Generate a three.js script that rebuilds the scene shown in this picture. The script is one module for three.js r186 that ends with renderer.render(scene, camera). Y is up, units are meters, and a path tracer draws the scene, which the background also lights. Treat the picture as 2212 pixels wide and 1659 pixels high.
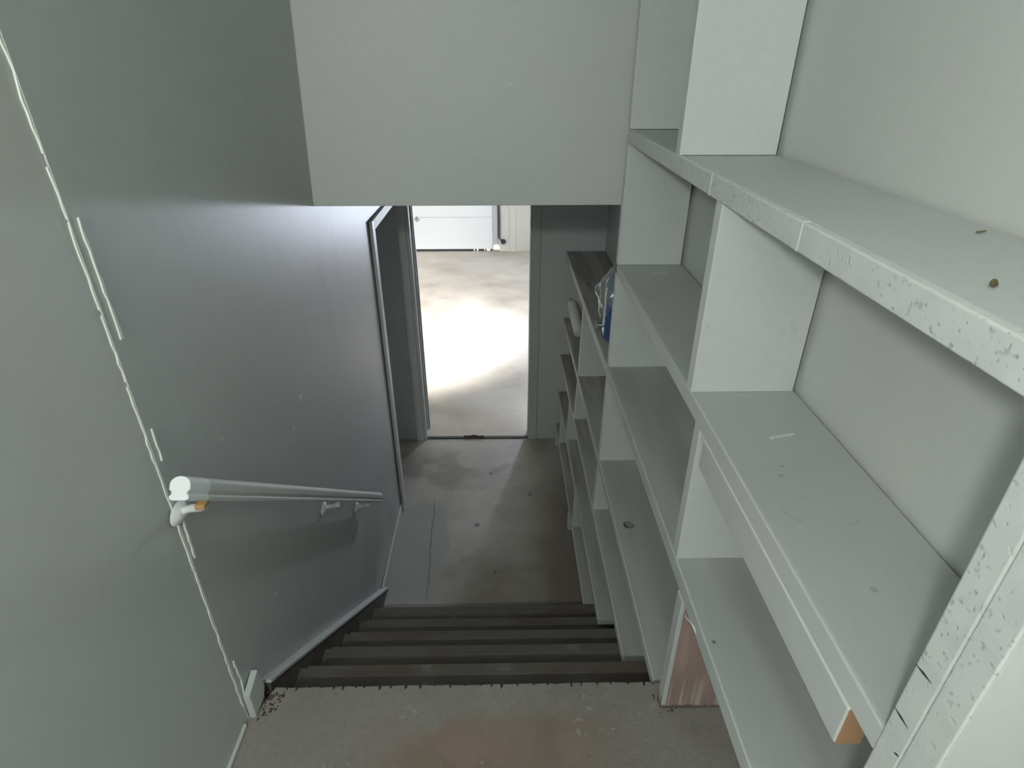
import * as THREE from 'three';
import { RoundedBoxGeometry } from 'three/addons/geometries/RoundedBoxGeometry.js';
import { mergeGeometries } from 'three/addons/utils/BufferGeometryUtils.js';
import { RectAreaLightUniformsLib } from 'three/addons/lights/RectAreaLightUniformsLib.js';

RectAreaLightUniformsLib.init();
const scene = new THREE.Scene();

// ---------------------------------------------------------------- camera
const camera = new THREE.PerspectiveCamera(2 * Math.atan(829.5 / 1265.5) * 180 / Math.PI, 2212 / 1659, 0.05, 60);
camera.position.set(0, 1.65, 0);
camera.rotation.set(0, 0, 0, 'YXZ');
camera.rotation.order = 'YXZ';
camera.rotation.y = -0.0161; camera.rotation.x = -0.5033; camera.rotation.z = -0.0007;
scene.add(camera);

// ---------------------------------------------------------------- sky, sun, area fill at added openings, exposure
const renderer = new THREE.WebGLRenderer({ antialias: true });
renderer.toneMapping = THREE.LinearToneMapping;
renderer.toneMappingExposure = 0.72;
renderer.shadowMap.enabled = true;
scene.background = new THREE.Color(0.62, 0.72, 0.86);

const sun = new THREE.DirectionalLight(0xfff2dd, 9);
sun.position.set(-4, 9, -15.5); sun.target.position.set(-1, -1, -9.5);
sun.castShadow = true;
Object.assign(sun.shadow.camera, { left: -9, right: 9, top: 9, bottom: -9, near: 1, far: 40 });
scene.add(sun, sun.target);

// fill light from an added window behind the camera and an added garage side doorway
const addedWindowLight = new THREE.RectAreaLight(0xeef6ee, 4, 0.62, 0.9);
addedWindowLight.position.set(-0.34, 1.95, 3.56); addedWindowLight.lookAt(-0.34, 1.95, -5);
scene.add(addedWindowLight);
const addedSideDoorLight = new THREE.RectAreaLight(0xe2ecff, 8, 0.84, 2.0);
addedSideDoorLight.position.set(1.17, -0.06, -9.44); addedSideDoorLight.lookAt(1.17, -0.06, 0);
scene.add(addedSideDoorLight);

// ---------------------------------------------------------------- seeded noise and textures
let seed = 7;
const rnd = () => { seed = (seed * 1664525 + 1013904223) >>> 0; return seed / 4294967296; };
const hash = (x, y, s) => { let h = (x * 374761393 + y * 668265263 + s * 1442695041) | 0; h = Math.imul(h ^ (h >>> 13), 1274126177); h ^= h >>> 16; return (h >>> 0) / 4294967296; };
function vnoise(u, v, p, s) {                       // periodic value noise, p cells across
  const x = u * p, y = v * p, xi = Math.floor(x), yi = Math.floor(y), fx = x - xi, fy = y - yi;
  const sx = fx * fx * (3 - 2 * fx), sy = fy * fy * (3 - 2 * fy), m = (a) => ((a % p) + p) % p;
  const a = hash(m(xi), m(yi), s), b = hash(m(xi + 1), m(yi), s), c = hash(m(xi), m(yi + 1), s), d = hash(m(xi + 1), m(yi + 1), s);
  return (a + (b - a) * sx) * (1 - sy) + (c + (d - c) * sx) * sy;
}
const fbm = (u, v, p, s, o = 4) => { let t = 0, a = 0.5, n = 0; for (let i = 0; i < o; i++) { t += a * vnoise(u, v, p << i, s + i); n += a; a *= 0.5; } return t / n; };
const mix = (a, b, t) => a + (b - a) * t, clamp = (x, a = 0, b = 1) => Math.min(b, Math.max(a, x));
const step = (a, b, x) => { const t = clamp((x - a) / (b - a)); return t * t * (3 - 2 * t); };
const mix3 = (a, b, t) => [mix(a[0], b[0], t), mix(a[1], b[1], t), mix(a[2], b[2], t)];
const enc = (c) => { c = clamp(c); return Math.round(255 * (c <= 0.0031308 ? 12.92 * c : 1.055 * Math.pow(c, 1 / 2.4) - 0.055)); };
// a texture over a rectangle in metres: fn(u, v, a, b) gets 0..1 and metres, returns linear rgb
function tex(w, h, fn, [a0, a1, b0, b1], srgb = true) {
  const d = new Uint8Array(w * h * 4);
  for (let j = 0; j < h; j++) for (let i = 0; i < w; i++) {
    const u = (i + 0.5) / w, v = (j + 0.5) / h, c = fn(u, v, a0 + u * (a1 - a0), b0 + v * (b1 - b0)), k = 4 * (j * w + i);
    for (let q = 0; q < 3; q++) d[k + q] = srgb ? enc(c[q]) : Math.round(255 * clamp(c[q]));
    d[k + 3] = 255;
  }
  const t = new THREE.DataTexture(d, w, h);
  t.magFilter = THREE.LinearFilter; t.minFilter = THREE.LinearMipmapLinearFilter; t.generateMipmaps = true;
  t.wrapS = t.wrapT = THREE.RepeatWrapping;
  if (srgb) t.colorSpace = THREE.SRGBColorSpace;
  t.repeat.set(1 / (a1 - a0), 1 / (b1 - b0)); t.offset.set(-a0 / (a1 - a0), -b0 / (b1 - b0));
  t.needsUpdate = true;
  return t;
}
const tileBump = tex(256, 256, (u, v) => { const g = 0.6 * fbm(u, v, 16, 3, 4) + 0.4 * fbm(u, v, 64, 9, 2); return [g, g, g]; }, [0, 0.4, 0, 0.4], false);
const PAINT = [0.568, 0.588, 0.570];
const paintMap = tex(512, 512, (u, v) => {
  const n = fbm(u, v, 3, 11, 4) - 0.5, f = fbm(u, v, 64, 21, 2) - 0.5, k = 1 + 0.05 * n + 0.03 * f;
  const s = 0;
  return PAINT.map((c, i) => c * k * (1 - s) * (1 + (i === 0 ? 0.02 : i === 2 ? -0.015 : 0) * n * 4));
}, [0, 1.7, 0, 1.7]);
const blob = (a, b, ca, cb, r) => Math.hypot(a - ca, b - cb) / r;
// left stair wall: drip streaks and paint chips
const chips = [[-1.832, 0.596, 0.012], [-1.72, 0.53, 0.007], [-1.70, 0.49, 0.006], [-1.33, 0.16, 0.006], [-2.1, 0.34, 0.005], [-1.28, 0.79, 0.004], [-1.62, 0.70, 0.003]];
const wallMap = tex(768, 1024, (u, v, z, y) => {
  const n = fbm(u, v, 4, 41, 4) - 0.5, f = fbm(u, v, 128, 43, 2) - 0.5;
  let k = 1 + 0.08 * n + 0.05 * f;
  const streak = step(0.66, 0.8, vnoise(u, 0.3 + v * 0.05, 64, 47)) * step(0.45, 0.65, fbm(u, v, 6, 49, 2));
  let c = PAINT.map((q) => q * k * (1 - 0.05 * streak));
  const low = step(-0.1, -0.9, y) * step(0.42, 0.7, fbm(u, v, 8, 53, 3));        // brown noise blotches, stronger towards the bottom
  c = mix3(c, [0.33, 0.29, 0.27], 0.45 * low);
  for (const [cz, cy, r] of chips) { const d = blob(z, y, cz, cy, r * (0.7 + 0.6 * vnoise(u, v, 256, 59))); if (d < 1) c = [0.86, 0.87, 0.86]; }
  return c;
}, [-4.1, -0.9, -1.2, 2.8]);
const shelfMap = tex(1024, 1024, (u, v, x, z) => {
  const n = fbm(u, v, 4, 61, 4) - 0.5, f = fbm(u, v, 128, 63, 2) - 0.5;
  let c = PAINT.map((q) => q * 1.08 * (1 + 0.12 * n + 0.05 * f));
  const s = step(0.80, 0.88, fbm(u, v, 48, 65, 3)) * 0.12;
  return mix3(c, [0.30, 0.27, 0.24], s);
}, [0, 1.4, 0, 1.4]);
// middle shelf: cup rings and white scratches
const rings = [[0.531, -0.803, 0.033], [0.545, -0.81, 0.026], [0.60, -0.80, 0.036]];
const shelfBMap = tex(512, 1024, (u, v, x, z) => {
  const n = fbm(u, v, 4, 71, 4) - 0.5, f = fbm(u, v, 128, 73, 2) - 0.5;
  let c = PAINT.map((q) => q * 0.95 * (1 + 0.10 * n + 0.05 * f));
  for (const [cx, cz, r] of rings) { const d = Math.abs(Math.hypot(x - cx, z - cz) - r); c = mix3(c, [0.25, 0.25, 0.22], 0.25 * step(0.004, 0.001, d) * step(0.4, 0.6, vnoise(u, v, 32, 77))); }
  if (Math.abs(z + 1.035 + 0.25 * (x - 0.59)) < 0.008 * vnoise(u, v, 128, 79) && Math.abs(x - 0.595) < 0.03) c = [0.82, 0.84, 0.84];
  for (const [cx, cz, r] of [[0.535, -0.90, 0.006], [0.55, -0.93, 0.005], [0.56, -0.62, 0.006]]) if (blob(x, z, cx, cz, r) < 1) c = mix3(c, [0.2, 0.2, 0.18], 0.35);
  return c;
}, [0.3, 0.8, -1.4, -0.3]);
// lower shelves: walked-in brownish dirt, a knot
const shelfCMap = tex(512, 2048, (u, v, x, z) => {
  const n = fbm(u, v, 6, 81, 4) - 0.5, f = fbm(u, v, 128, 83, 2) - 0.5, d = step(0.42, 0.72, fbm(u, v, 5, 85, 4));
  let c = PAINT.map((q) => q * 0.92 * (1 + 0.12 * n + 0.05 * f));
  c = mix3(c, [0.40, 0.37, 0.34], 0.55 * d);
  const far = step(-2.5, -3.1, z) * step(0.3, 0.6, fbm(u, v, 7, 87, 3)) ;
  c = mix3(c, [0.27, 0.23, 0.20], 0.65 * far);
  const k = blob(x, z, 0.472, -0.875, 0.006); if (k < 1) c = mix3([0.12, 0.10, 0.09], c, k * k);
  return c;
}, [0.3, 0.8, -4.1, -0.3]);
// rough end-grain board edges, thick paint with pits
const edgeMap = tex(512, 512, (u, v) => {
  const f = fbm(u, v, 128, 91, 2), g = fbm(u, v, 6, 93, 3), pit = step(0.68, 0.82, f) * step(0.36, 0.58, g), n = fbm(u, v, 24, 95, 3) - 0.5;
  return mix3(PAINT.map((q) => q * (1.08 + 0.16 * n)), [0.30, 0.31, 0.30], 0.5 * pit);
}, [0, 0.7, 0, 0.7]);
const edgeBump = tex(512, 512, (u, v) => { const f = fbm(u, v, 128, 91, 2), g = 1 - step(0.72, 0.88, f); return [g, g, g]; }, [0, 0.7, 0, 0.7], false);
const GREY = [0.245, 0.228, 0.208], WARM = [0.255, 0.178, 0.150];
const landingMap = tex(1024, 1024, (u, v, x, z) => {
  const big = fbm(u, v, 4, 101, 4), mid = fbm(u, v, 14, 103, 4), f = fbm(u, v, 160, 105, 2) - 0.5;
  let c = GREY.map((q) => q * 1.05 * (1 + 0.25 * (mid - 0.5) + 0.2 * f));
  const walk = step(0.62, 0.2, Math.abs(x + 0.05) / 0.75) * step(-1.06, -0.98, z);
  const wu = u + 0.10 * (mid - 0.5), wv = v + 0.10 * (fbm(u, v, 14, 104, 4) - 0.5);
  c = mix3(c, WARM, 0.8 * walk * step(0.30, 0.58, fbm(wu, wv, 11, 102, 5)));
  c = mix3(c, [0.19, 0.15, 0.105], 0.55 * walk * step(0.48, 0.66, fbm(wu, wv, 8, 106, 5)));
  c = mix3(c, [0.115, 0.09, 0.07], 0.5 * walk * step(0.55, 0.72, mid) * step(0.45, 0.6, fbm(u, v, 7, 107, 3)));
  const chip = step(0.74, 0.80, fbm(u, v, 110, 109, 2)) * step(0.6, 0.7, fbm(u, v, 9, 108, 2)); c = mix3(c, [0.38, 0.38, 0.36], 0.6 * chip);
  return c;
}, [-0.8, 0.75, -1.2, 0.35]);
const treadMap = tex(1024, 512, (u, v) => {
  const big = fbm(u, v, 5, 111, 4), mid = fbm(u, v, 18, 113, 4), f = fbm(u, v, 128, 115, 2) - 0.5;
  let c = [0.115, 0.105, 0.092].map((q) => q * (1 + 0.3 * (mid - 0.5) + 0.2 * f));
  c = mix3(c, [0.10, 0.072, 0.06], 0.7 * step(0.45, 0.65, big));
  return mix3(c, [0.20, 0.195, 0.18], 0.5 * step(0.74, 0.82, mid));
}, [-0.8, 0.8, 0, 0.8]);
const lowerMap = tex(1024, 1536, (u, v, x, z) => {
  const big = fbm(u, v, 4, 121, 4), mid = fbm(u, v, 14, 123, 4), f = fbm(u, v, 160, 125, 2) - 0.5;
  let c = [0.43, 0.41, 0.375].map((q) => q * (1 + 0.3 * (mid - 0.5) + 0.18 * f));
  const dirtAndShade = Math.max(step(0.0, 0.35, x + 0.3 * (big - 0.5)) * step(-3.8, -3.1, z), 0.8 * step(-3.0, -2.3, z + 0.6 * (mid - 0.5)) * step(-0.5, -0.2, x));  // brown dirt plus painted shade, on the right side and near the stairs
  c = mix3(c, [0.15, 0.112, 0.088], 0.75 * dirtAndShade);
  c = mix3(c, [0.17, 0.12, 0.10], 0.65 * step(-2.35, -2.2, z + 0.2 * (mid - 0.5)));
  c = mix3(c, [0.19, 0.155, 0.13], 0.6 * step(0.45, 0.65, big));
  c = mix3(c, [0.50, 0.485, 0.46], 0.5 * step(0.5, 0.65, fbm(u, v, 9, 126, 3)) * (1 - dirtAndShade));
  // paler patched strip by the left wall with a crack along it
  const px = -0.40 + 0.16 * (fbm(u, v, 12, 127, 3) - 0.5), patch = step(px + 0.02, px - 0.02, x) * step(-3.3, -3.15, z + 0.2 * (mid - 0.5)) * step(-2.25, -2.45, z);
  c = mix3(c, [0.33, 0.345, 0.32], 0.85 * patch);
  const crack = Math.abs(x - (-0.475 + 0.05 * (z + 2.8) + 0.02 * (fbm(0.1, v, 20, 129, 3) - 0.5)));
  c = mix3(c, [0.10, 0.10, 0.09], 0.6 * step(0.007, 0.002, crack) * step(-3.27, -3.2, z) * step(-2.3, -2.5, z));
  for (const [cx, cz, r] of [[-0.19, -2.99, 0.028], [-0.10, -3.55, 0.018], [0.18, -3.30, 0.014], [-0.06, -2.58, 0.012]]) { const d = blob(x, z, cx, cz, r * (0.7 + 0.6 * vnoise(u, v, 64, 131))); c = mix3(c, [0.09, 0.085, 0.08], 0.7 * step(1.1, 0.5, d)); }
  return c;
}, [-2.0, 0.8, -4.2, -2.0]);
const garageMap = tex(1024, 1024, (u, v) => {
  const big = fbm(u, v, 5, 141, 5), mid = fbm(u, v, 18, 143, 4), f = fbm(u, v, 128, 145, 2) - 0.5;
  let c = [0.50, 0.455, 0.395].map((q) => q * 0.9 * (1 + 0.6 * (big - 0.5) + 0.7 * (mid - 0.5) + 0.1 * f));
  return mix3(c, [0.56, 0.55, 0.53], 0.55 * step(0.5, 0.68, fbm(u, v, 7, 147, 4)));
}, [-4.4, 2.8, -9.8, -3.8]);
const rawMap = tex(512, 512, (u, v, x, y) => {
  const g = fbm(u * 1.0, v * 0.125, 48, 151, 3) - 0.5, n = fbm(u, v, 5, 153, 4) - 0.5;
  let c = [0.34, 0.245, 0.22].map((q) => q * (1 + 0.25 * g + 0.35 * n));
  const drip = step(0.55, 0.75, vnoise(u, 0.2, 48, 157)) * step(0.17, 0.03, y);
  c = mix3(c, [0.56, 0.55, 0.53], 0.6 * drip);
  return mix3(c, [0.10, 0.065, 0.045], 0.85 * step(0.022, 0.008, y + 0.012 * (vnoise(u, v, 64, 159) - 0.5)));
}, [0.4, 0.8, 0, 0.6]);

// ---------------------------------------------------------------- materials
const M = (o) => new THREE.MeshStandardMaterial(o);
const withBump = (o, s = 0.0003) => M({ ...o, bumpMap: tileBump, bumpScale: s });
const mPaint = withBump({ map: paintMap, roughness: 0.55 });
const mWall = withBump({ map: wallMap, color: new THREE.Color(0.86, 0.86, 0.87), roughness: 0.42 });
const mShelf = withBump({ map: shelfMap, roughness: 0.5 });
const mShelfA = withBump({ map: shelfMap, color: new THREE.Color(0.82, 0.82, 0.82), roughness: 0.5 });
const mShelfB = withBump({ map: shelfBMap, color: new THREE.Color(0.84, 0.84, 0.84), roughness: 0.48 });
const mShelfC = withBump({ map: shelfCMap, color: new THREE.Color(0.82, 0.82, 0.82), roughness: 0.55 });
const mEdge = M({ map: edgeMap, roughness: 0.55, bumpMap: edgeBump, bumpScale: 0.0006 });
const mLanding = withBump({ map: landingMap, roughness: 0.62 }, 0.0012);
const mTread = withBump({ map: treadMap, roughness: 0.6 }, 0.0012);
const mNosing = withBump({ map: treadMap, color: new THREE.Color(1, 1, 1), roughness: 0.6 }, 0.0012);
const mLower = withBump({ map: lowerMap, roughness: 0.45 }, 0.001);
const mGarage = withBump({ map: garageMap, roughness: 0.42 }, 0.001);
const mRaw = withBump({ map: rawMap, roughness: 0.8 });
const mWhite = withBump({ color: new THREE.Color(0.80, 0.82, 0.81), roughness: 0.5 });
const mTrim = withBump({ color: new THREE.Color(0.53, 0.545, 0.53), roughness: 0.42 });
const mCaulk = M({ color: new THREE.Color(0.80, 0.82, 0.76), roughness: 0.7 });
const mGarageWall = withBump({ color: new THREE.Color(0.60, 0.60, 0.54), roughness: 0.7 });
const mDoorPanel = withBump({ color: new THREE.Color(0.74, 0.77, 0.79), roughness: 0.4 }, 0.0004);
const mRubber = M({ color: new THREE.Color(0.025, 0.03, 0.04), roughness: 0.7 });
const mSteel = M({ color: new THREE.Color(0.33, 0.36, 0.38), roughness: 0.4, metalness: 0.7 });
const mDark = M({ color: new THREE.Color(0.05, 0.055, 0.05), roughness: 0.6 });
const mDirt = M({ color: new THREE.Color(0.085, 0.055, 0.04), roughness: 0.95 });
const mLeaf = M({ color: new THREE.Color(0.13, 0.10, 0.045), roughness: 0.9, side: THREE.DoubleSide });
const mWood = M({ color: new THREE.Color(0.50, 0.30, 0.13), roughness: 0.7 });
const mGround = M({ color: new THREE.Color(0.5, 0.49, 0.46), roughness: 0.9 });

// ---------------------------------------------------------------- builders
const used = {};
const numbered = (n) => { const k = used[n] = (used[n] ?? -1) + 1; return k ? `${n}_${String(k).padStart(3, '0')}` : n; };
function uvMetres(g) {                                // uv in metres by the dominant side of each face
  if (g.index) g = g.toNonIndexed();
  const p = g.attributes.position, uv = new Float32Array(p.count * 2);
  const a = new THREE.Vector3(), b = new THREE.Vector3(), c = new THREE.Vector3();
  for (let i = 0; i < p.count; i += 3) {
    a.fromBufferAttribute(p, i); b.fromBufferAttribute(p, i + 1); c.fromBufferAttribute(p, i + 2);
    const n = b.clone().sub(a).cross(c.clone().sub(a)), ax = Math.abs(n.x), ay = Math.abs(n.y), az = Math.abs(n.z);
    [a, b, c].forEach((q, k) => {
      const [s, t] = ay >= ax && ay >= az ? [q.x, q.z] : ax >= az ? [q.z, q.y] : [q.x, q.y];
      uv[2 * (i + k)] = s; uv[2 * (i + k) + 1] = t;
    });
  }
  g.setAttribute('uv', new THREE.BufferAttribute(uv, 2));
  return g;
}
const box = (x0, x1, y0, y1, z0, z1, r = 0.002) => {
  const w = Math.abs(x1 - x0), h = Math.abs(y1 - y0), d = Math.abs(z1 - z0);
  const g = r ? new RoundedBoxGeometry(w, h, d, 2, Math.min(r, w / 2.1, h / 2.1, d / 2.1)) : new THREE.BoxGeometry(w, h, d);
  return uvMetres(g.translate((x0 + x1) / 2, (y0 + y1) / 2, (z0 + z1) / 2));
};
function plan(pts, y0, y1, holes = [], r = 0.0015) {  // outline in plan (x, z) raised from y0 to y1
  const s = new THREE.Shape(pts.map(([x, z]) => new THREE.Vector2(x, -z)));
  for (const [x, z, R] of holes) { const h = new THREE.Path(); h.absarc(x, -z, R, 0, Math.PI * 2, true); s.holes.push(h); }
  const g = new THREE.ExtrudeGeometry(s, { depth: y1 - y0 - 2 * r, bevelEnabled: r > 0, bevelThickness: r, bevelSize: r, bevelOffset: -r, bevelSegments: 2, curveSegments: 24 });
  return uvMetres(g.rotateX(-Math.PI / 2).translate(0, y0 + r, 0));
}
function face(pts, z0, z1, r = 0.0015) {              // outline seen from the front (x, y), z1 (far) to z0 (near)
  const s = new THREE.Shape(pts.map(([x, y]) => new THREE.Vector2(x, y)));
  const g = new THREE.ExtrudeGeometry(s, { depth: Math.abs(z0 - z1) - 2 * r, bevelEnabled: r > 0, bevelThickness: r, bevelSize: r, bevelOffset: -r, bevelSegments: 2 });
  return uvMetres(g.translate(0, 0, Math.min(z0, z1) + r));
}
function sideCut(pts, x0, x1, r = 0.0015) {           // outline seen from the side (z, y), x0 to x1
  const s = new THREE.Shape(pts.map(([z, y]) => new THREE.Vector2(-z, y)));
  const g = new THREE.ExtrudeGeometry(s, { depth: Math.abs(x1 - x0) - 2 * r, bevelEnabled: r > 0, bevelThickness: r, bevelSize: r, bevelOffset: -r, bevelSegments: 2 });
  return uvMetres(g.rotateY(Math.PI / 2).translate(Math.min(x0, x1) + r, 0, 0));
}
function shadows(o) { o.traverse((q) => { if (q.isMesh) { q.castShadow = true; q.receiveShadow = true; } }); return o; }
const origin = new Map();
function thing(name, label, category, base, group) {
  const o = new THREE.Group(); o.name = numbered(name); o.position.set(...base); scene.add(o);
  o.userData = { label, category }; if (group) o.userData.group = group;
  origin.set(o, new THREE.Vector3(...base));
  return o;
}
function part(name, g, m, parent) {                   // g in world coordinates
  const b = origin.get(parent); const k = new THREE.Mesh(g.translate(-b.x, -b.y, -b.z), m);
  k.name = numbered(name); parent.add(k); origin.set(k, b); return shadows(k);
}
function struct(name, g, m) {
  const k = new THREE.Mesh(g, m); k.name = name; k.userData.kind = 'structure'; scene.add(k);
  origin.set(k, new THREE.Vector3()); return shadows(k);
}
const merge = (...g) => mergeGeometries(g.map((q) => { q = q.index ? q.toNonIndexed() : q; for (const n of Object.keys(q.attributes)) if (!['position', 'normal', 'uv'].includes(n)) q.deleteAttribute(n); return q; }));

// ---------------------------------------------------------------- measures
const D = 1.074, XB = 0.714, XL = -0.745, ZE = -1.117, ZH = -2.311, YH = 1.163, ZD = -4.013, ZG = -9.4625, CEIL = 2.6;
const wx = (z) => mix(-0.738, -0.704, clamp((z + 1.02) / (ZD + 1.02)));      // face of the left stair wall, a little out of square

// ---------------------------------------------------------------- the room shell
{ // landing floor with a chipped nosing
  const pts = [[XL - 0.1, 3.65], [XL - 0.1, -1.03], [-0.72, -1.035], [-0.715, -1.07]];
  for (let x = -0.695; x < 0.69;) {
    const j = () => ZE + 0.003 * (vnoise(x + 1, 0.3, 40, 5) - 0.5), w = 0.004 + 0.005 * hash(Math.round(x * 997), 7, 4), d = 0.004 + 0.011 * hash(Math.round(x * 991), 9, 4) ** 1.5;
    pts.push([x, j()]); x += 0.012 + 0.03 * hash(Math.round(x * 983), 3, 8);
    pts.push([x, j()], [x + w * 0.3, ZE + d], [x + w * 0.7, ZE + d * 0.8]); x += w; pts.push([x, j()]); x += 0.006;
  }
  pts.push([XB + 0.1, ZE], [XB + 0.1, 3.65]);
  struct('floor_landing', plan(pts, -0.14, 0, [], 0.004), mLanding);
}
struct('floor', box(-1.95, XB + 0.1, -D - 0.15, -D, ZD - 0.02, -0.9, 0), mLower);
struct('floor_garage', box(-4.4, 2.8, -D - 0.15, -D + 0.001, -9.62, ZD - 0.028, 0), mGarage);
struct('floor_driveway', box(-9, 9, -D - 0.22, -D - 0.03, -18, -9.64, 0), mGround);
struct('wall_left', box(XL - 0.12, XL + 0.003, -0.02, CEIL, -1.02, 3.65, 0.002), mPaint);
{ // left wall beside the stairs: slightly out of plumb above the header line
  const g = new THREE.BoxGeometry(1, 1, 1, 1, 24, 16), p = g.attributes.position;
  for (let i = 0; i < p.count; i++) {
    const z = mix(-3.2, -1.021, p.getZ(i) + 0.5), y = mix(-D - 0.1, CEIL, p.getY(i) + 0.5);
    const lean = 0.030 * clamp((y - 1.163) / 0.67, 0, 1.6) * clamp((z + 1.02) / -1.29, 0, 1.2);
    p.setXYZ(i, (p.getX(i) > 0 ? wx(z) + lean : XL - 0.12), y, z);
  }
  g.computeVertexNormals();
  struct('wall_stair_left', uvMetres(g), mWall);
}
struct('wall_stair_left_above_opening', plan([[XL - 0.1, ZD], [wx(ZD), ZD], [wx(-3.2), -3.201], [XL - 0.1, -3.201]], 0.862, YH, [], 0), mWall);
struct('wall_right', box(XB, XB + 0.12, -D - 0.1, CEIL, ZD - 0.12, 3.65, 0), mPaint);
const header = struct('wall_header', box(XL - 0.1, XB, YH, CEIL, ZH - 0.11, ZH, 0.003), mPaint);
part('nail_hole', uvMetres(new THREE.CylinderGeometry(0.005, 0.005, 0.001, 12).rotateX(Math.PI / 2).translate(0.031, 1.58, ZH + 0.0006)), mSteel, header);
struct('ceiling', box(XL - 0.12, XB + 0.12, CEIL, CEIL + 0.12, ZH - 0.12, 3.77, 0), mPaint);
struct('ceiling_lower', box(-1.95, XB + 0.1, YH + 0.001, YH + 0.14, ZD, ZH - 0.108, 0), mPaint);
{ // wall behind the camera with a window added for fill light
  const s = new THREE.Shape([[XL - 0.12, -0.14], [XB + 0.12, -0.14], [XB + 0.12, CEIL], [XL - 0.12, CEIL]].map((q) => new THREE.Vector2(...q)));
  s.holes.push(new THREE.Path([[-0.66, 1.49], [-0.66, 2.41], [-0.02, 2.41], [-0.02, 1.49]].map((q) => new THREE.Vector2(...q))));
  struct('wall_back', uvMetres(new THREE.ExtrudeGeometry(s, { depth: 0.12, bevelEnabled: false }).translate(0, 0, 3.65)), mPaint);
  const w = struct('added_window_1', merge(box(-0.665, -0.645, 1.485, 2.415, 3.63, 3.70), box(-0.035, -0.015, 1.485, 2.415, 3.63, 3.70), box(-0.645, -0.035, 1.485, 1.505, 3.63, 3.70), box(-0.645, -0.035, 2.395, 2.415, 3.63, 3.70)), mTrim);
  const glass = new THREE.MeshPhysicalMaterial({ color: 0xffffff, roughness: 0.05, transmission: 1, thickness: 0 });
  part('pane', box(-0.645, -0.035, 1.505, 2.395, 3.665, 3.669, 0), glass, w);
  part('sill', box(-0.70, 0.02, 1.455, 1.484, 3.59, 3.66, 0.004), mTrim, w);
}
// dark side room left of the lower hall
struct('wall_side_room_near', box(-1.95, XL - 0.1, -D - 0.1, YH, -3.2, -3.08, 0), mPaint);
struct('wall_side_room_left', box(-1.95, -1.83, -D - 0.1, YH, ZD, -3.2, 0), mPaint);
// wall between the hall and the garage, with the doorway
struct('wall_garage_door_side', merge(box(-4.4, -0.654, -D - 0.1, 1.9, ZD - 0.115, ZD, 0), box(0.213, 2.8, -D - 0.1, 1.9, ZD - 0.115, ZD, 0), box(-0.654, 0.213, 0.98, 1.9, ZD - 0.115, ZD, 0)), mPaint);
{ // doorway to the garage: jambs, stops, casings
  const d = struct('door_1', merge(box(-0.654, -0.632, -D, 0.98, ZD - 0.12, ZD + 0.004), box(0.1925, 0.213, -D, 0.98, ZD - 0.12, ZD + 0.004), box(-0.632, 0.1925, 0.96, 0.98, ZD - 0.12, ZD + 0.004)), mTrim);
  part('casing', box(-0.716, -0.657, -D, 1.05, ZD, ZD + 0.016, 0.003), mTrim, d);
  part('casing', box(0.206, 0.262, -D, 1.05, ZD, ZD + 0.012, 0.003), mTrim, d);
  part('casing', box(-0.655, 0.205, 0.982, 1.05, ZD, ZD + 0.014, 0.003), mTrim, d);
  part('door_stop', box(-0.632, -0.618, -D + 0.055, 0.96, ZD - 0.10, ZD - 0.055, 0.006), mTrim, d);
  part('weather_strip', box(-0.618, -0.612, -D + 0.06, 0.96, ZD - 0.095, ZD - 0.07, 0.003), mSteel, d);
  part('threshold', box(-0.632, 0.1925, -D, -D + 0.009, ZD - 0.035, ZD - 0.004, 0.003), mDark, d);
}
{ // cased opening in the left wall of the lower hall
  const X = wx(-3.6), d = struct('door_2', merge(box(X - 0.12, X + 0.002, -D, 0.842, -3.222, -3.2), box(X - 0.12, X + 0.002, 0.842, 0.862, ZD + 0.03, -3.2)), mTrim);
  part('casing', box(X - 0.001, X + 0.016, -D, 0.905, -3.214, -3.150, 0.003), mTrim, d);
  part('casing', box(X - 0.001, X + 0.016, 0.848, 0.905, ZD + 0.05, -3.215, 0.003), mWhite, d);  // whiter colour paints in the garage light on the head casing
}
{ // garage shell
  struct('wall_garage_left', box(-4.52, -4.4, -D - 0.1, 1.9, -9.6, ZD, 0), mGarageWall);
  struct('wall_garage_right', box(2.8, 2.92, -D - 0.1, 1.9, -9.6, ZD, 0), mGarageWall);
  struct('ceiling_garage', box(-4.5, 2.9, 1.7, 1.85, -9.6, ZD - 0.1, 0), mGarageWall);
  const hole = []; for (let i = 0; i <= 12; i++) { const a = Math.PI * (1 - i / 12) + 0; hole.push([-0.105 + 0.062 * Math.cos(a), -1.03 + 0.075 * Math.sin(a)]); }
  struct('wall_garage_far_left', box(-4.4, -3.9, -D - 0.1, 1.9, ZG - 0.14, ZG, 0), mGarageWall);
  struct('wall_garage_far_above', box(-3.9, -0.145, 1.0, 1.9, ZG - 0.14, ZG, 0), mGarageWall);
  struct('wall_garage_far_pier', face([[-0.17, -D], [-0.167, -D], ...hole, [-0.043, -D], [0.73, -D], [0.73, 1.9], [-0.145, 1.9], [-0.145, -0.94], [-0.17, -0.94]], ZG, ZG - 0.14, 0), mGarageWall);
  struct('wall_garage_far_right', merge(box(0.73, 1.61, 0.97, 1.9, ZG - 0.14, ZG, 0), box(1.61, 2.8, -D - 0.1, 1.9, ZG - 0.14, ZG, 0)), mGarageWall);
  const t = struct('trim_1', box(0.115, 0.212, -D, 1.0, ZG, ZG + 0.02, 0.003), mGarageWall);
  const u = struct('trim_2', box(-0.150, -0.082, -0.955, 1.0, ZG, ZG + 0.03, 0.003), withBump({ color: new THREE.Color(0.45, 0.48, 0.52), roughness: 0.5 }));
}
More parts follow.
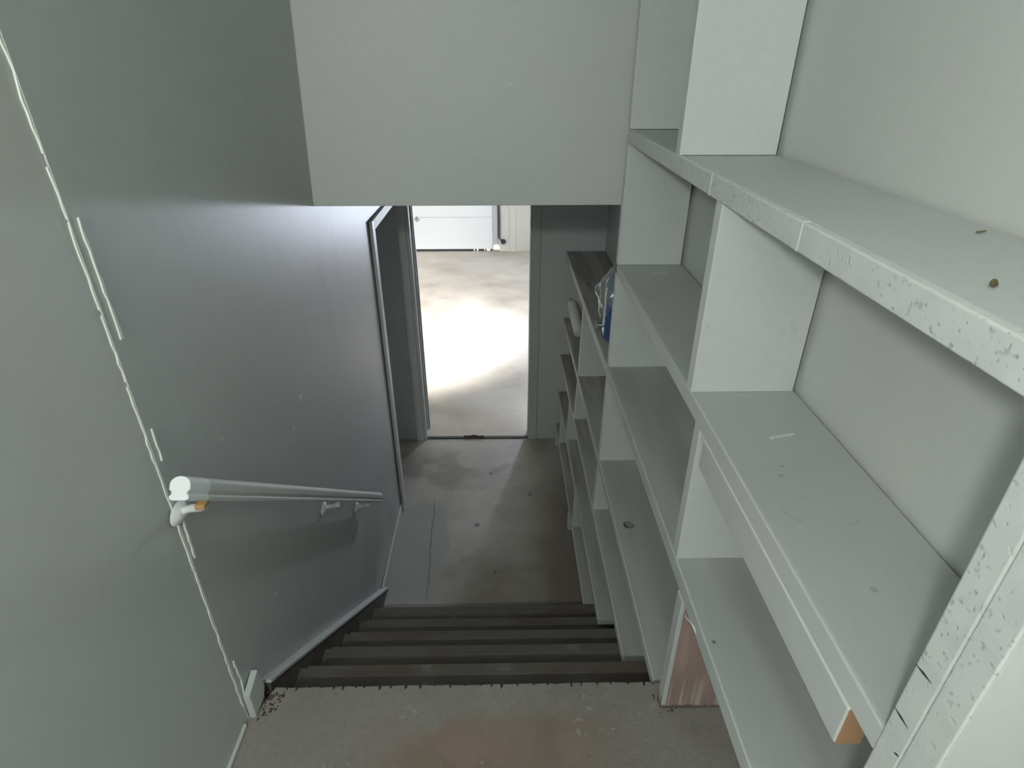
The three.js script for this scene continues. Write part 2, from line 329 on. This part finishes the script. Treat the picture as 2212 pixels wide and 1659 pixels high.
// peeling caulk down the corner where the two left walls meet, and the white edge along the landing
{
  const strip = (pts, w) => {                          // pts [y, z, width factor]; a thin raised ribbon lying on the wall
    const s = new THREE.Shape(), L = [], Rr = [];
    pts.forEach(([y, z, k], i) => { const j = (hash(i, 3, Math.round(y * 100)) - 0.5) * 0.003; L.push([z + w * k + j, y]); Rr.push([z - w * k + j, y]); });
    return (x) => sideCut([...L, ...Rr.reverse()], x, x + 0.004, 0.0008);
  };
  const line = (y0, y1, z0, z1, k) => { const n = Math.max(3, Math.ceil(Math.abs(y1 - y0) / 0.02)), o = []; for (let i = 0; i <= n; i++) { const t = i / n; o.push([mix(y0, y1, t), mix(z0, z1, t), k * (0.45 + 0.8 * hash(i, 11, Math.round(y0 * 77)))]); } return o; };
  const t = struct('trim_3', strip(line(1.95, 1.52, -1.022, -1.022, 1), 0.0052)(XL + 0.002), mCaulk);
  for (const [a, b, z0, z1, k, w, dx] of [[1.50, 1.415, -1.022, -1.022, 1, 0.0048, 0], [1.41, 1.25, -1.021, -1.021, 0.7, 0.004, 0], [1.24, 1.10, -1.021, -1.021, 0.9, 0.004, 0], [1.09, 0.80, -1.021, -1.021, 1, 0.0045, 0],
    [0.80, 0.60, -1.021, -1.021, 1, 0.0045, 0], [0.60, 0.06, -1.021, -1.021, 1, 0.0055, 0], [1.414, 1.182, -1.040, -1.043, 1, 0.0036, 0.006], [0.98, 0.90, -1.036, -1.036, 0.7, 0.004, 0.006], [0.73, 0.62, -1.034, -1.030, 1, 0.004, 0.006], [0.235, 0.15, -1.034, -1.040, 0.8, 0.004, 0.006], [0.15, 0.10, -1.040, -1.030, 0.8, 0.003, 0.006]])
    part('caulk_strip', strip(line(a, b, z0, z1, k), w)(XL + 0.002 + dx), mCaulk, t);
  struct('trim_4', box(XL + 0.002, XL + 0.012, 0, 0.014, -1.0, 3.6, 0.004), mPaint);
  // short painted baseboard end standing at the head of the stairs
  struct('baseboard_left', sideCut([[-1.022, 0.002], [-1.022, 0.100], [-1.092, 0.116], [-1.104, 0.03], [-1.085, 0.002]], -0.736, -0.716, 0.003), mPaint);
  struct('baseboard_hall', box(wx(-2.7), wx(-2.7) + 0.012, -D, -D + 0.055, -3.15, -2.42, 0.004), mPaint);
}

// ---------------------------------------------------------------- staircase
const NOSE = [ZE, -1.310, -1.519, -1.728, -1.938, -2.165], RISE = D / 6;
{
  const t = thing('staircase', 'short flight of dark worn painted steps going down to the lower hall', 'stairs', [0, -D, -2.165]);
  for (let k = 1; k <= 5; k++) {
    const pts = [[wx(NOSE[k]) + 0.004, NOSE[k - 1] + 0.03], [wx(NOSE[k]) + 0.004, NOSE[k]]];
    for (let x = -0.68; x < 0.69; x += 0.03) pts.push([x, NOSE[k] + 0.004 * hash(Math.round(x * 1000), k, 9)]);
    pts.push([XB - 0.004, NOSE[k]], [XB - 0.004, NOSE[k - 1] + 0.03]);
    const tr = part('tread', plan(pts, -k * RISE - 0.034, -k * RISE, [], 0.006), mTread, t);
    part('nosing', box(wx(NOSE[k]) + 0.05, XB - 0.02, -k * RISE - 0.030, -k * RISE + 0.0015, NOSE[k] - 0.006, NOSE[k] + 0.040, 0.006), mNosing, tr);
  }
  for (let k = 1; k <= 6; k++)
    part('riser', box(wx(NOSE[k - 1]) + 0.004, XB - 0.004, -k * RISE + (k < 6 ? 0 : 0.001), -(k - 1) * RISE - (k > 1 ? 0.034 : 0.14), NOSE[k - 1] + 0.022, NOSE[k - 1] + 0.042, 0.001), mTread, t);
  // skirt board on the left wall
  const onWall = (g) => { const p = g.attributes.position; for (let i = 0; i < p.count; i++) p.setX(i, p.getX(i) + wx(p.getZ(i)) - 0.002); return g; };
  const sk = part('skirt_board', onWall(sideCut([[-1.119, 0.019], [-2.440, -1.060], [-2.440, -D + 0.002], [-2.30, -D + 0.002], [-1.150, -0.135], [-1.119, -0.075]], 0, 0.030, 0.001)), mTread, t);
  part('skirt_cap', onWall(sideCut([[-1.118, 0.035], [-2.452, -1.055], [-2.452, -1.071], [-1.118, 0.019]], 0, 0.036, 0.003)), mPaint, sk);
}

// ---------------------------------------------------------------- handrail
{
  const t = thing('handrail', 'thin wooden handrail on the left wall with a bright white painted end', 'handrail', [wx(-1.6), 0.28, -1.65]);
  const a = new THREE.Vector3(-0.652, 0.902, -0.940), b = new THREE.Vector3(-0.652, -0.325, -2.385), dir = b.clone().sub(a), L = dir.length();
  const prof = [];                                     // rounded top, grooved sides
  for (let i = 0; i <= 12; i++) { const q = Math.PI * i / 12; prof.push([0.021 * Math.cos(q), 0.006 + 0.017 * Math.sin(q)]); }
  prof.push([-0.021, -0.004], [-0.0165, -0.008], [-0.0165, -0.013], [-0.020, -0.017], [-0.020, -0.022], [-0.014, -0.026], [0.014, -0.026], [0.020, -0.022], [0.020, -0.017], [0.0165, -0.013], [0.0165, -0.008], [0.021, -0.004]);
  const rail = (from, to) => {
    const s = new THREE.Shape(prof.map((q) => new THREE.Vector2(...q)));
    const g = new THREE.ExtrudeGeometry(s, { depth: (to - from) * L - 0.004, bevelEnabled: true, bevelThickness: 0.002, bevelSize: 0.002, bevelOffset: -0.002, bevelSegments: 2 }).translate(0, 0, from * L + 0.002);
    const m = new THREE.Matrix4().lookAt(b, a, new THREE.Vector3(0, 1, 0)).setPosition(a);
    return uvMetres(g.applyMatrix4(m));
  };
  part('rail', rail(0.043, 1), withBump({ color: new THREE.Color(0.60, 0.62, 0.60), roughness: 0.5 }), t);
  part('rail_end', rail(0, 0.045), M({ color: new THREE.Color(0.88, 0.90, 0.91), roughness: 0.6 }), t).userData.label = 'bright white painted rail end';
  const at = (z) => a.clone().lerp(b, (z - a.z) / (b.z - a.z));
  for (const [z, m] of [[-1.0, mWhite], [-1.80, mTrim], [-2.19, mTrim]]) {
    const q = at(z), w = wx(z - 0.02), y = q.y - 0.085;
    const arm = new THREE.TubeGeometry(new THREE.CatmullRomCurve3([new THREE.Vector3(w + 0.004, y - 0.005, z - 0.03), new THREE.Vector3(w + 0.03, y + 0.004, z - 0.03), new THREE.Vector3(q.x - 0.014, q.y - 0.062, z - 0.014), new THREE.Vector3(q.x, q.y - 0.036, z)]), 16, 0.0095, 8);
    const br = part('bracket', uvMetres(arm), m, t);
    const ros = new THREE.LatheGeometry([[0, 0.016], [0.012, 0.015], [0.016, 0.010], [0.024, 0.004], [0.026, 0]].map((v) => new THREE.Vector2(...v)), 20).scale(1, 1, 1.35).rotateZ(-Math.PI / 2).translate(w + 0.001, y - 0.008, z - 0.03);
    part('rosette', uvMetres(ros), m, br);
    part('saddle', box(q.x - 0.011, q.x + 0.011, q.y - 0.043, q.y - 0.030, z - 0.022, z + 0.022, 0.003).translate(0, 0, 0), m === mWhite ? mWood : m, br);
  }
}

// ---------------------------------------------------------------- built-in shelving on the right
const yA = 1.4386, yB = 0.9466, yC = 0.4951, yDs = -0.001, yEs = -0.30, yF = -0.625, yG = -0.92, XBK = 0.706;
const fx = (y) => { const k = [[2, 0.452], [0.47, 0.452], [0, 0.446], [-0.3, 0.434], [-0.625, 0.428], [-0.92, 0.42], [-2, 0.41]]; for (let i = 1; i < k.length; i++) if (y >= k[i][0]) return mix(k[i][1], k[i - 1][1], (y - k[i][0]) / (k[i - 1][0] - k[i][0])); return 0.41; };
{
  const t = thing('shelving', 'white painted built-in wooden shelving stepping down along the right wall', 'shelving', [0.58, 0, -1.0]);
  const slab = (y, th, z0, z1, x0, x1, m, holes) => {
    const k = part('shelf', plan([[x0 + 0.006, z0], [XBK, z0], [XBK, z1], [x1 + 0.006, z1]], y - th, y, holes), m, t);
    if (th > 0.03) part('front_edge', plan([[x0, z0], [x0 + 0.0065, z0], [x1 + 0.0065, z1], [x1, z1]], y - th, y + 0.0005), mPaint, k);
    return k;
  };
  // top shelf and its rough edge boards, caulked where they meet
  const sa = slab(yA, 0.02, -2.241, -0.337, 0.460, 0.460, mShelfA);
  for (const [z0, z1] of [[-2.241, -1.310], [-1.307, -0.880], [-0.877, -0.336]]) part('edge_board', box(0.450, 0.4655, yA - 0.045, yA + 0.001, z0, z1, 0.0035), mEdge, sa);
  for (const z of [-1.3085, -0.8785]) part('caulk_joint', box(0.4485, 0.452, yA - 0.044, yA + 0.0018, z - 0.0025, z + 0.0025, 0.001), mPaint, sa);
  // middle shelf with a stiffening batten under its near half
  const sb = slab(yB, 0.042, -2.241, -0.41, 0.452, 0.452, mShelfB);
  part('batten', box(0.4495, 0.488, yB - 0.121, yB - 0.0425, -1.092, -0.461, 0.004), mPaint, sb);
  part('batten_end', box(0.4515, 0.486, yB - 0.119, yB - 0.044, -0.4612, -0.4595, 0.0005), M({ color: new THREE.Color(0.40, 0.235, 0.13), roughness: 0.85 }), sb).userData.label = 'bare brown sawn batten end';
  const sc = slab(yC, 0.045, ZD + 0.012, -0.41, 0.440, 0.453, mShelfC);
  part('paint_curl', uvMetres(new THREE.TubeGeometry(new THREE.CatmullRomCurve3([[0.4515, 0.436, -0.998], [0.446, 0.445, -0.985], [0.4475, 0.456, -0.965], [0.4485, 0.465, -0.945], [0.4525, 0.460, -0.925]].map((v) => new THREE.Vector3(...v))), 20, 0.0022, 6)), mCaulk, sc);
  slab(yDs, 0.036, ZD + 0.012, ZE - 0.006, 0.441, 0.447, mShelfC, [[0.503, -1.803, 0.023]]);
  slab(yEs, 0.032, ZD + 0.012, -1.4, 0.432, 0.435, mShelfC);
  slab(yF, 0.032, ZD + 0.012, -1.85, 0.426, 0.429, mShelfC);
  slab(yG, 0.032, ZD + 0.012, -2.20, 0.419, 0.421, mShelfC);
  const div = (y0, y1, z, m = mShelf, th = 0.038, back = XBK - 0.004) => part('divider', face([[fx(y0) + 0.001, y0], [back, y0], [back, y1], [fx(y1) + 0.001, y1]], z, z - th, 0.002), m, t);
  div(yA + 0.001, CEIL - 0.002, -1.584); div(yB, yA - 0.0205, -1.2273); div(yC, yB - 0.0425, -1.1287);
  const dd = div(0.002, yC - 0.0455, -1.0303, mRaw);
  part('front_edge', box(fx(0.2) - 0.001, fx(0.2) + 0.012, 0.018, yC - 0.047, -1.069, -1.0285, 0.003), mPaint, dd).userData.label = 'white painted front edge';
  div(yA + 0.001, CEIL - 0.002, -2.2411, mShelf, 0.036); div(yB, yA - 0.0205, -2.2411); div(yC, yB - 0.0425, -2.2411); div(yDs, yC - 0.0455, -2.2411); div(yEs, yDs - 0.0365, -2.2411);
  div(yDs, yC - 0.0455, -3.085); div(yEs, yDs - 0.0365, -3.08); div(yF, yEs - 0.0325, -3.33); div(yG, yF - 0.0325, -3.72); div(yG, yF - 0.0325, -2.79);
  part('leg', box(0.415, 0.453, -D, yG - 0.0325, -2.97, -2.932), mShelf, t);
  part('leg', box(0.415, 0.453, -D, yG - 0.0325, -3.95, -3.912), mShelf, t);
  // post nearest the camera: two boards face to face
  const pb = part('post_board', face([[0.451, 0.001], [0.575, 0.001], [0.575, yA - 0.0205], [0.467, yA - 0.0205], [0.467, yA - 0.046], [0.451, yA - 0.046]], -0.3735, -0.4095, 0.003), mEdge, t);
  for (const [y, dy, z0, z1] of [[1.070, 0.002, -0.409, -0.383], [0.994, -0.001, -0.408, -0.382], [0.946, 0.003, -0.384, -0.376]])
    part('crack', sideCut([[z0, y - 0.001], [z0 * 0.55 + z1 * 0.45, y - 0.0022 + dy * 0.5], [z1, y + dy], [z0 * 0.5 + z1 * 0.5, y + 0.0012 + dy * 0.5]], 0.4504, 0.4520, 0), mDark, pb);
  const pn = part('post_board', face([[0.4535, 0.001], [0.575, 0.001], [0.575, yA - 0.0205], [0.467, yA - 0.0205], [0.467, yA - 0.046], [0.4535, yA - 0.046]], -0.3365, -0.3732, 0.002), mPaint, t);
  part('front_edge', box(0.4505, 0.456, 0.002, yA - 0.047, -0.3732, -0.3363, 0.0025), mEdge, pn);
}

// ---------------------------------------------------------------- things on the shelves
{ // water jug with a tap
  const cx = 0.592, cz = -2.545, t = thing('water_jug', 'blue plastic water jug with a grey tap on the lower hall shelf', 'jug', [cx, yC, cz]);
  const lathe = (p, n = 40) => uvMetres(new THREE.LatheGeometry(p.map((v) => new THREE.Vector2(...v)), n).translate(cx, yC, cz));
  const body = [[0, 0.001], [0.112, 0.001], [0.122, 0.012], [0.124, 0.03]];
  for (let i = 0; i < 4; i++) { const y = 0.05 + i * 0.035; body.push([0.124, y], [0.1215, y + 0.008], [0.1215, y + 0.014], [0.124, y + 0.022]); }
  part('lower_body', lathe([...body, [0.124, 0.185]]), new THREE.MeshPhysicalMaterial({ color: new THREE.Color(0.03, 0.09, 0.30), roughness: 0.18, clearcoat: 0.6 }), t);
  part('upper_body', lathe([[0.124, 0.185], [0.124, 0.235], [0.1215, 0.243], [0.1215, 0.25], [0.124, 0.258], [0.122, 0.275], [0.105, 0.302], [0.07, 0.32], [0.034, 0.33], [0.029, 0.338], [0.029, 0.36], [0, 0.362]]), new THREE.MeshPhysicalMaterial({ color: new THREE.Color(0.16, 0.24, 0.30), roughness: 0.2, clearcoat: 0.6 }), t);
  part('cap', lathe([[0, 0.385], [0.030, 0.385], [0.034, 0.381], [0.034, 0.345], [0.030, 0.343]]), mRubber, t);
  part('edge_highlight', uvMetres(new THREE.TubeGeometry(new THREE.CatmullRomCurve3([0.03, 0.1, 0.18, 0.25].map((y) => new THREE.Vector3(cx - 0.1225, yC + y, cz + 0.025))), 12, 0.0035, 6)), mWhite, t);  // white strip painted in for the highlight on the jug edge
  const tap = part('tap', uvMetres(new THREE.CylinderGeometry(0.009, 0.011, 0.035, 14).rotateZ(Math.PI / 2).translate(cx - 0.138, yC + 0.075, cz + 0.02)), mSteel, t);
  part('tap_lever', box(cx - 0.160, cx - 0.148, yC + 0.060, yC + 0.098, cz + 0.014, cz + 0.026, 0.003), mSteel, tap);
}
{ // clear bag slung over the jug
  const cx = 0.595, cz = -2.575, rows = 26, cols = 64, g = new THREE.BufferGeometry(), pos = [], idx = [];
  const prof = [[0.016, 0.955], [0.020, 0.925], [0.05, 0.885], [0.085, 0.835], [0.125, 0.785], [0.158, 0.725], [0.150, 0.68], [0.142, 0.63], [0.136, 0.59]];
  for (let r = 0; r <= rows; r++) for (let c = 0; c <= cols; c++) {
    const s = r / rows * (prof.length - 1), i = Math.min(prof.length - 2, Math.floor(s)), f = s - i, a = c / cols * Math.PI * 2;
    const k = mix(prof[i][0], prof[i + 1][0], f), y = mix(prof[i][1], prof[i + 1][1], f);
    const w = 1 + (0.10 * Math.sin(a * 7 + y * 30) + 0.06 * Math.sin(a * 13 - y * 50) + 0.12 * (vnoise(c % cols / cols, r / rows, 8, 201) - 0.5)) * (0.35 + 0.65 * (1 - r / rows));
    pos.push(clamp(cx + Math.cos(a) * k * w, 0, 0.70), y + 0.014 * Math.sin(a * 5) * (r / rows), cz + Math.sin(a) * k * w);
  }
  for (let r = 0; r < rows; r++) for (let c = 0; c < cols; c++) { const q = r * (cols + 1) + c; idx.push(q, q + 1, q + cols + 1, q + 1, q + cols + 2, q + cols + 1); }
  g.setAttribute('position', new THREE.Float32BufferAttribute(pos, 3)); g.setIndex(idx); g.computeVertexNormals();
  const base = [cx, 0.59, cz], t = new THREE.Mesh(g.translate(-base[0], -base[1], -base[2]), new THREE.MeshPhysicalMaterial({ color: new THREE.Color(0.93, 0.95, 0.95), roughness: 0.22, transmission: 0.88, thickness: 0, side: THREE.DoubleSide }));
  t.name = 'plastic_bag'; t.position.set(...base); t.userData = { label: 'crumpled clear plastic bag hanging over the blue water jug', category: 'bag' };
  scene.add(shadows(t));
}
{ // tube of sealant propped on the shelf
  const c = [0.497, 0.100, -3.77], t = thing('sealant_tube', 'white sealant tube with a yellow tip propped on the shelf by the garage wall', 'tube', c);
  const m = new THREE.Matrix4().lookAt(new THREE.Vector3(0.483, 0.160, -3.95), new THREE.Vector3(0.510, 0.044, -3.60), new THREE.Vector3(0, 1, 0)).setPosition(...c);
  const lathe = (p) => uvMetres(new THREE.LatheGeometry(p.map((v) => new THREE.Vector2(...v)), 28).rotateX(Math.PI / 2).applyMatrix4(m));
  part('tube_body', lathe([[0, -0.17], [0.032, -0.17], [0.035, -0.166], [0.035, 0.13], [0.032, 0.145], [0.012, 0.155], [0.010, 0.16]]), M({ color: new THREE.Color(0.80, 0.80, 0.78), roughness: 0.35 }), t);
  part('tip', lathe([[0.010, 0.16], [0.0085, 0.18], [0.005, 0.20], [0, 0.202]]), M({ color: new THREE.Color(0.62, 0.42, 0.05), roughness: 0.4 }), t);
}
function dryLeaf(x, y, z, L, turn, label) {
  const g = new THREE.PlaneGeometry(L, L * 0.3, 10, 6), p = g.attributes.position;
  for (let i = 0; i < p.count; i++) { const u = p.getX(i) / L * 2, v = p.getY(i) / (L * 0.15); p.setXYZ(i, p.getX(i), v * L * 0.15 * Math.sqrt(Math.max(0.02, 1 - u * u)), L * (0.05 * v * v + 0.08 * u * u * (u > 0 ? 1 : 0.4))); }
  g.computeVertexNormals(); g.rotateX(-Math.PI / 2).rotateY(turn);
  const k = new THREE.Mesh(uvMetres(g), mLeaf); k.name = numbered('dead_leaf'); k.position.set(x, y + 0.002, z); k.userData = { label, category: 'leaf' }; scene.add(shadows(k));
}
dryLeaf(0.525, yA, -0.592, 0.026, 0.9, 'curled brown dead leaf lying near the front edge of the top shelf');
dryLeaf(0.668, yA, -0.808, 0.020, 0.3, 'flat dark dead leaf lying at the back of the top shelf');
dryLeaf(0.505, yC, -3.30, 0.04, 1.2, 'dark dead leaf on the dusty shelf beside the water jug');
{ // scrap on the threshold
  const g = new THREE.TubeGeometry(new THREE.CatmullRomCurve3([[-0.33, 0.012, 0], [-0.29, 0.016, 0.004], [-0.25, 0.013, -0.004], [-0.20, 0.014, 0.006], [-0.17, 0.012, 0]].map(([x, y, z]) => new THREE.Vector3(x + 0.25, y - 0.009, z))), 24, 0.007, 7).scale(1, 0.8, 1.4);
  const k = new THREE.Mesh(uvMetres(g), mDirt); k.name = 'scrap'; k.position.set(-0.25, -D + 0.013, ZD - 0.02); k.userData = { label: 'dark twisted scrap lying on the garage threshold', category: 'scrap' }; scene.add(shadows(k));
}
{ // crumbs in the left corner of the landing and under the raw panel
  const gs = [];
  for (let i = 0; i < 90; i++) {
    const a = i < 60, u = rnd(), v = rnd(), s = 0.0015 + 0.004 * rnd() * rnd();
    const g = new THREE.IcosahedronGeometry(s, 0); const p = g.attributes.position; 
    gs.push(uvMetres(g.scale(1, 0.6, 1.2).translate(a ? mix(-0.715, -0.66, u) : mix(0.435, 0.50, u), s * 0.4, a ? mix(-1.10, -1.015, v * (1 - 0.4 * u)) : mix(-1.095, -1.012, v))));
  }
  const k = new THREE.Mesh(mergeGeometries(gs), mDirt); k.name = 'dirt_crumbs'; k.userData = { label: 'dark crumbs of dirt in the corners at the head of the stairs', category: 'dirt', kind: 'stuff' }; scene.add(shadows(k));
}

// ---------------------------------------------------------------- garage things
{
  const t = thing('garage_door', 'white sectional overhead garage door at the far end of the garage', 'garage door', [-2.02, -D, ZG - 0.03]);
  for (let i = 0; i < 4; i++) {
    const y0 = -D + 0.035 + i * 0.515, s = part('section', box(-3.9, -0.150, y0, y0 + 0.512, ZG - 0.06, ZG - 0.012, 0.004), mDoorPanel, t);
    if (i < 2) part('stile', box(-0.215, -0.155, y0 + 0.01, y0 + 0.50, ZG - 0.012, ZG - 0.006, 0.002), mDoorPanel, s);
  }
  let x = -3.9; for (const [a, b] of [[-3.9, -0.475], [-0.455, -0.425], [-0.395, -0.300], [-0.285, -0.265], [-0.200, -0.165]]) part('bottom_seal', box(a, b, -D + 0.001, -D + 0.036, ZG - 0.055, ZG - 0.010, 0.006), mRubber, t);
  const h = part('handle_plate', face([[-1.365, -0.605], [-1.335, -0.55], [-1.365, -0.495], [-1.395, -0.55]], ZG - 0.004, ZG - 0.012, 0.002), mSteel, t);
  part('handle', uvMetres(new THREE.CylinderGeometry(0.008, 0.008, 0.09, 10).rotateZ(Math.PI / 2).translate(-1.365, -0.555, ZG + 0.012)), mSteel, h);
  const k = thing('door_track', 'dark metal track with a roller beside the garage door', 'track', [-0.055, -D, ZG + 0.05]);
  const path = new THREE.CatmullRomCurve3([[0.012, 1.0], [0.004, 0.3], [-0.004, -0.2], [0.004, -0.55], [0, -0.84]].map(([x, y]) => new THREE.Vector3(-0.055 + x, y, ZG + 0.05)));
  part('track', uvMetres(new THREE.TubeGeometry(path, 40, 0.017, 8)), mDark, k);
  part('roller', uvMetres(new THREE.SphereGeometry(0.042, 18, 12).scale(1, 1, 0.6).translate(0.012, -0.90, ZG + 0.06)), mRubber, k);
  part('roller_arm', uvMetres(new THREE.TubeGeometry(new THREE.CatmullRomCurve3([new THREE.Vector3(-0.055, -0.83, ZG + 0.05), new THREE.Vector3(-0.03, -0.87, ZG + 0.055), new THREE.Vector3(0.012, -0.90, ZG + 0.06)]), 10, 0.012, 8)), mDark, k);
}
// floodlights added out of view to whiten the garage floor and overhead door
function added_floodlight(X, aim, power, cone, label) {
  const Y = 1.40, Z = ZD - 0.30, t = thing('added_floodlight', label, 'lamp', [X, Y, ZD - 0.115]);
  const m = new THREE.Matrix4().lookAt(aim, new THREE.Vector3(X, Y, Z), new THREE.Vector3(0, 1, 0)).setPosition(X, Y, Z);
  const lathe = (p) => uvMetres(new THREE.LatheGeometry(p.map((v) => new THREE.Vector2(...v)), 32).rotateX(Math.PI / 2).applyMatrix4(m));
  part('shade', lathe([[0.11, 0.06], [0.10, 0.02], [0.07, -0.04], [0.035, -0.07], [0.03, -0.10], [0, -0.102]]), M({ color: new THREE.Color(0.7, 0.7, 0.7), roughness: 0.4, metalness: 0.6, side: THREE.DoubleSide }), t);
  part('arm', uvMetres(new THREE.TubeGeometry(new THREE.CatmullRomCurve3([new THREE.Vector3(X, Y + 0.02, ZD - 0.12), new THREE.Vector3(X, Y + 0.10, ZD - 0.2), new THREE.Vector3(X, Y + 0.085, Z + 0.04)]), 12, 0.012, 8)), mSteel, t);
  part('bulb', uvMetres(new THREE.SphereGeometry(0.04, 20, 14).translate(X, Y, Z)), M({ color: 0xffffff, emissive: new THREE.Color(1, 0.98, 0.95), emissiveIntensity: 6 }), t);
  const l = new THREE.SpotLight(0xfffcf6, power, 0, cone, 1, 2); l.position.set(X, Y, Z); l.target.position.copy(aim); l.castShadow = true; l.shadow.radius = 3;
  scene.add(l, l.target);
}
added_floodlight(-1.12, new THREE.Vector3(-1.16, -D, -6.15), 165, 0.58, 'added metal flood lamp over the garage doorway tilted down at the floor');
added_floodlight(-2.6, new THREE.Vector3(-1.75, -0.6, ZG), 85, 0.42, 'added metal flood lamp left of the garage doorway aimed at the overhead door');
{ // unseen work light and stand, placed right of the doorway to match the shadows
  const X = 0.82, Y = 0.25, Z = -6.5, t = thing('unseen_work_light', 'unseen work light on a steel tripod stand in the garage', 'lamp', [X, -D, Z]);
  part('pole', uvMetres(new THREE.CylinderGeometry(0.012, 0.014, Y + D - 0.25, 14).translate(X, (Y - D) / 2 + 0.02, Z)), mSteel, t);
  for (let k = 0; k < 3; k++) { const a = k * 2.094 + 0.4; part('leg', uvMetres(new THREE.TubeGeometry(new THREE.LineCurve3(new THREE.Vector3(X, -D + 0.3, Z), new THREE.Vector3(X + 0.32 * Math.cos(a), -D + 0.012, Z + 0.32 * Math.sin(a))), 2, 0.010, 8)), mSteel, t); }
  part('bulb', uvMetres(new THREE.SphereGeometry(0.09, 28, 20).translate(X, Y, Z)), M({ color: 0xffffff, emissive: new THREE.Color(0.93, 0.96, 1), emissiveIntensity: 4 }), t);
  part('socket', uvMetres(new THREE.CylinderGeometry(0.03, 0.03, 0.07, 18).translate(X, Y - 0.12, Z)), mRubber, t);
  const l = new THREE.PointLight(0xe4ecff, 12, 0, 2); l.position.set(X, Y, Z); l.castShadow = true; l.shadow.radius = 4.5; scene.add(l);
}
{ // wall lamp on the left wall behind the camera
  const X = XL + 0.105, Y = 2.12, Z = 0.75, t = thing('wall_lamp', 'white globe wall lamp on the left wall of the landing', 'lamp', [XL + 0.004, Y - 0.06, Z]);
  part('back_plate', uvMetres(new THREE.CylinderGeometry(0.05, 0.055, 0.018, 28).rotateZ(Math.PI / 2).translate(XL + 0.013, Y - 0.10, Z)), mWhite, t);
  part('arm', uvMetres(new THREE.TubeGeometry(new THREE.CatmullRomCurve3([new THREE.Vector3(XL + 0.015, Y - 0.10, Z), new THREE.Vector3(XL + 0.07, Y - 0.115, Z), new THREE.Vector3(X, Y - 0.075, Z)]), 14, 0.009, 8)), mSteel, t);
  part('globe', uvMetres(new THREE.SphereGeometry(0.07, 32, 24).translate(X, Y, Z)), M({ color: 0xffffff, emissive: new THREE.Color(0.96, 1, 0.97), emissiveIntensity: 4 }), t);
  const l = new THREE.PointLight(0xf6fbf6, 8.6, 0, 2); l.position.set(X, Y, Z); l.castShadow = true; l.shadow.radius = 3.5; scene.add(l);
}

renderer.render(scene, camera);
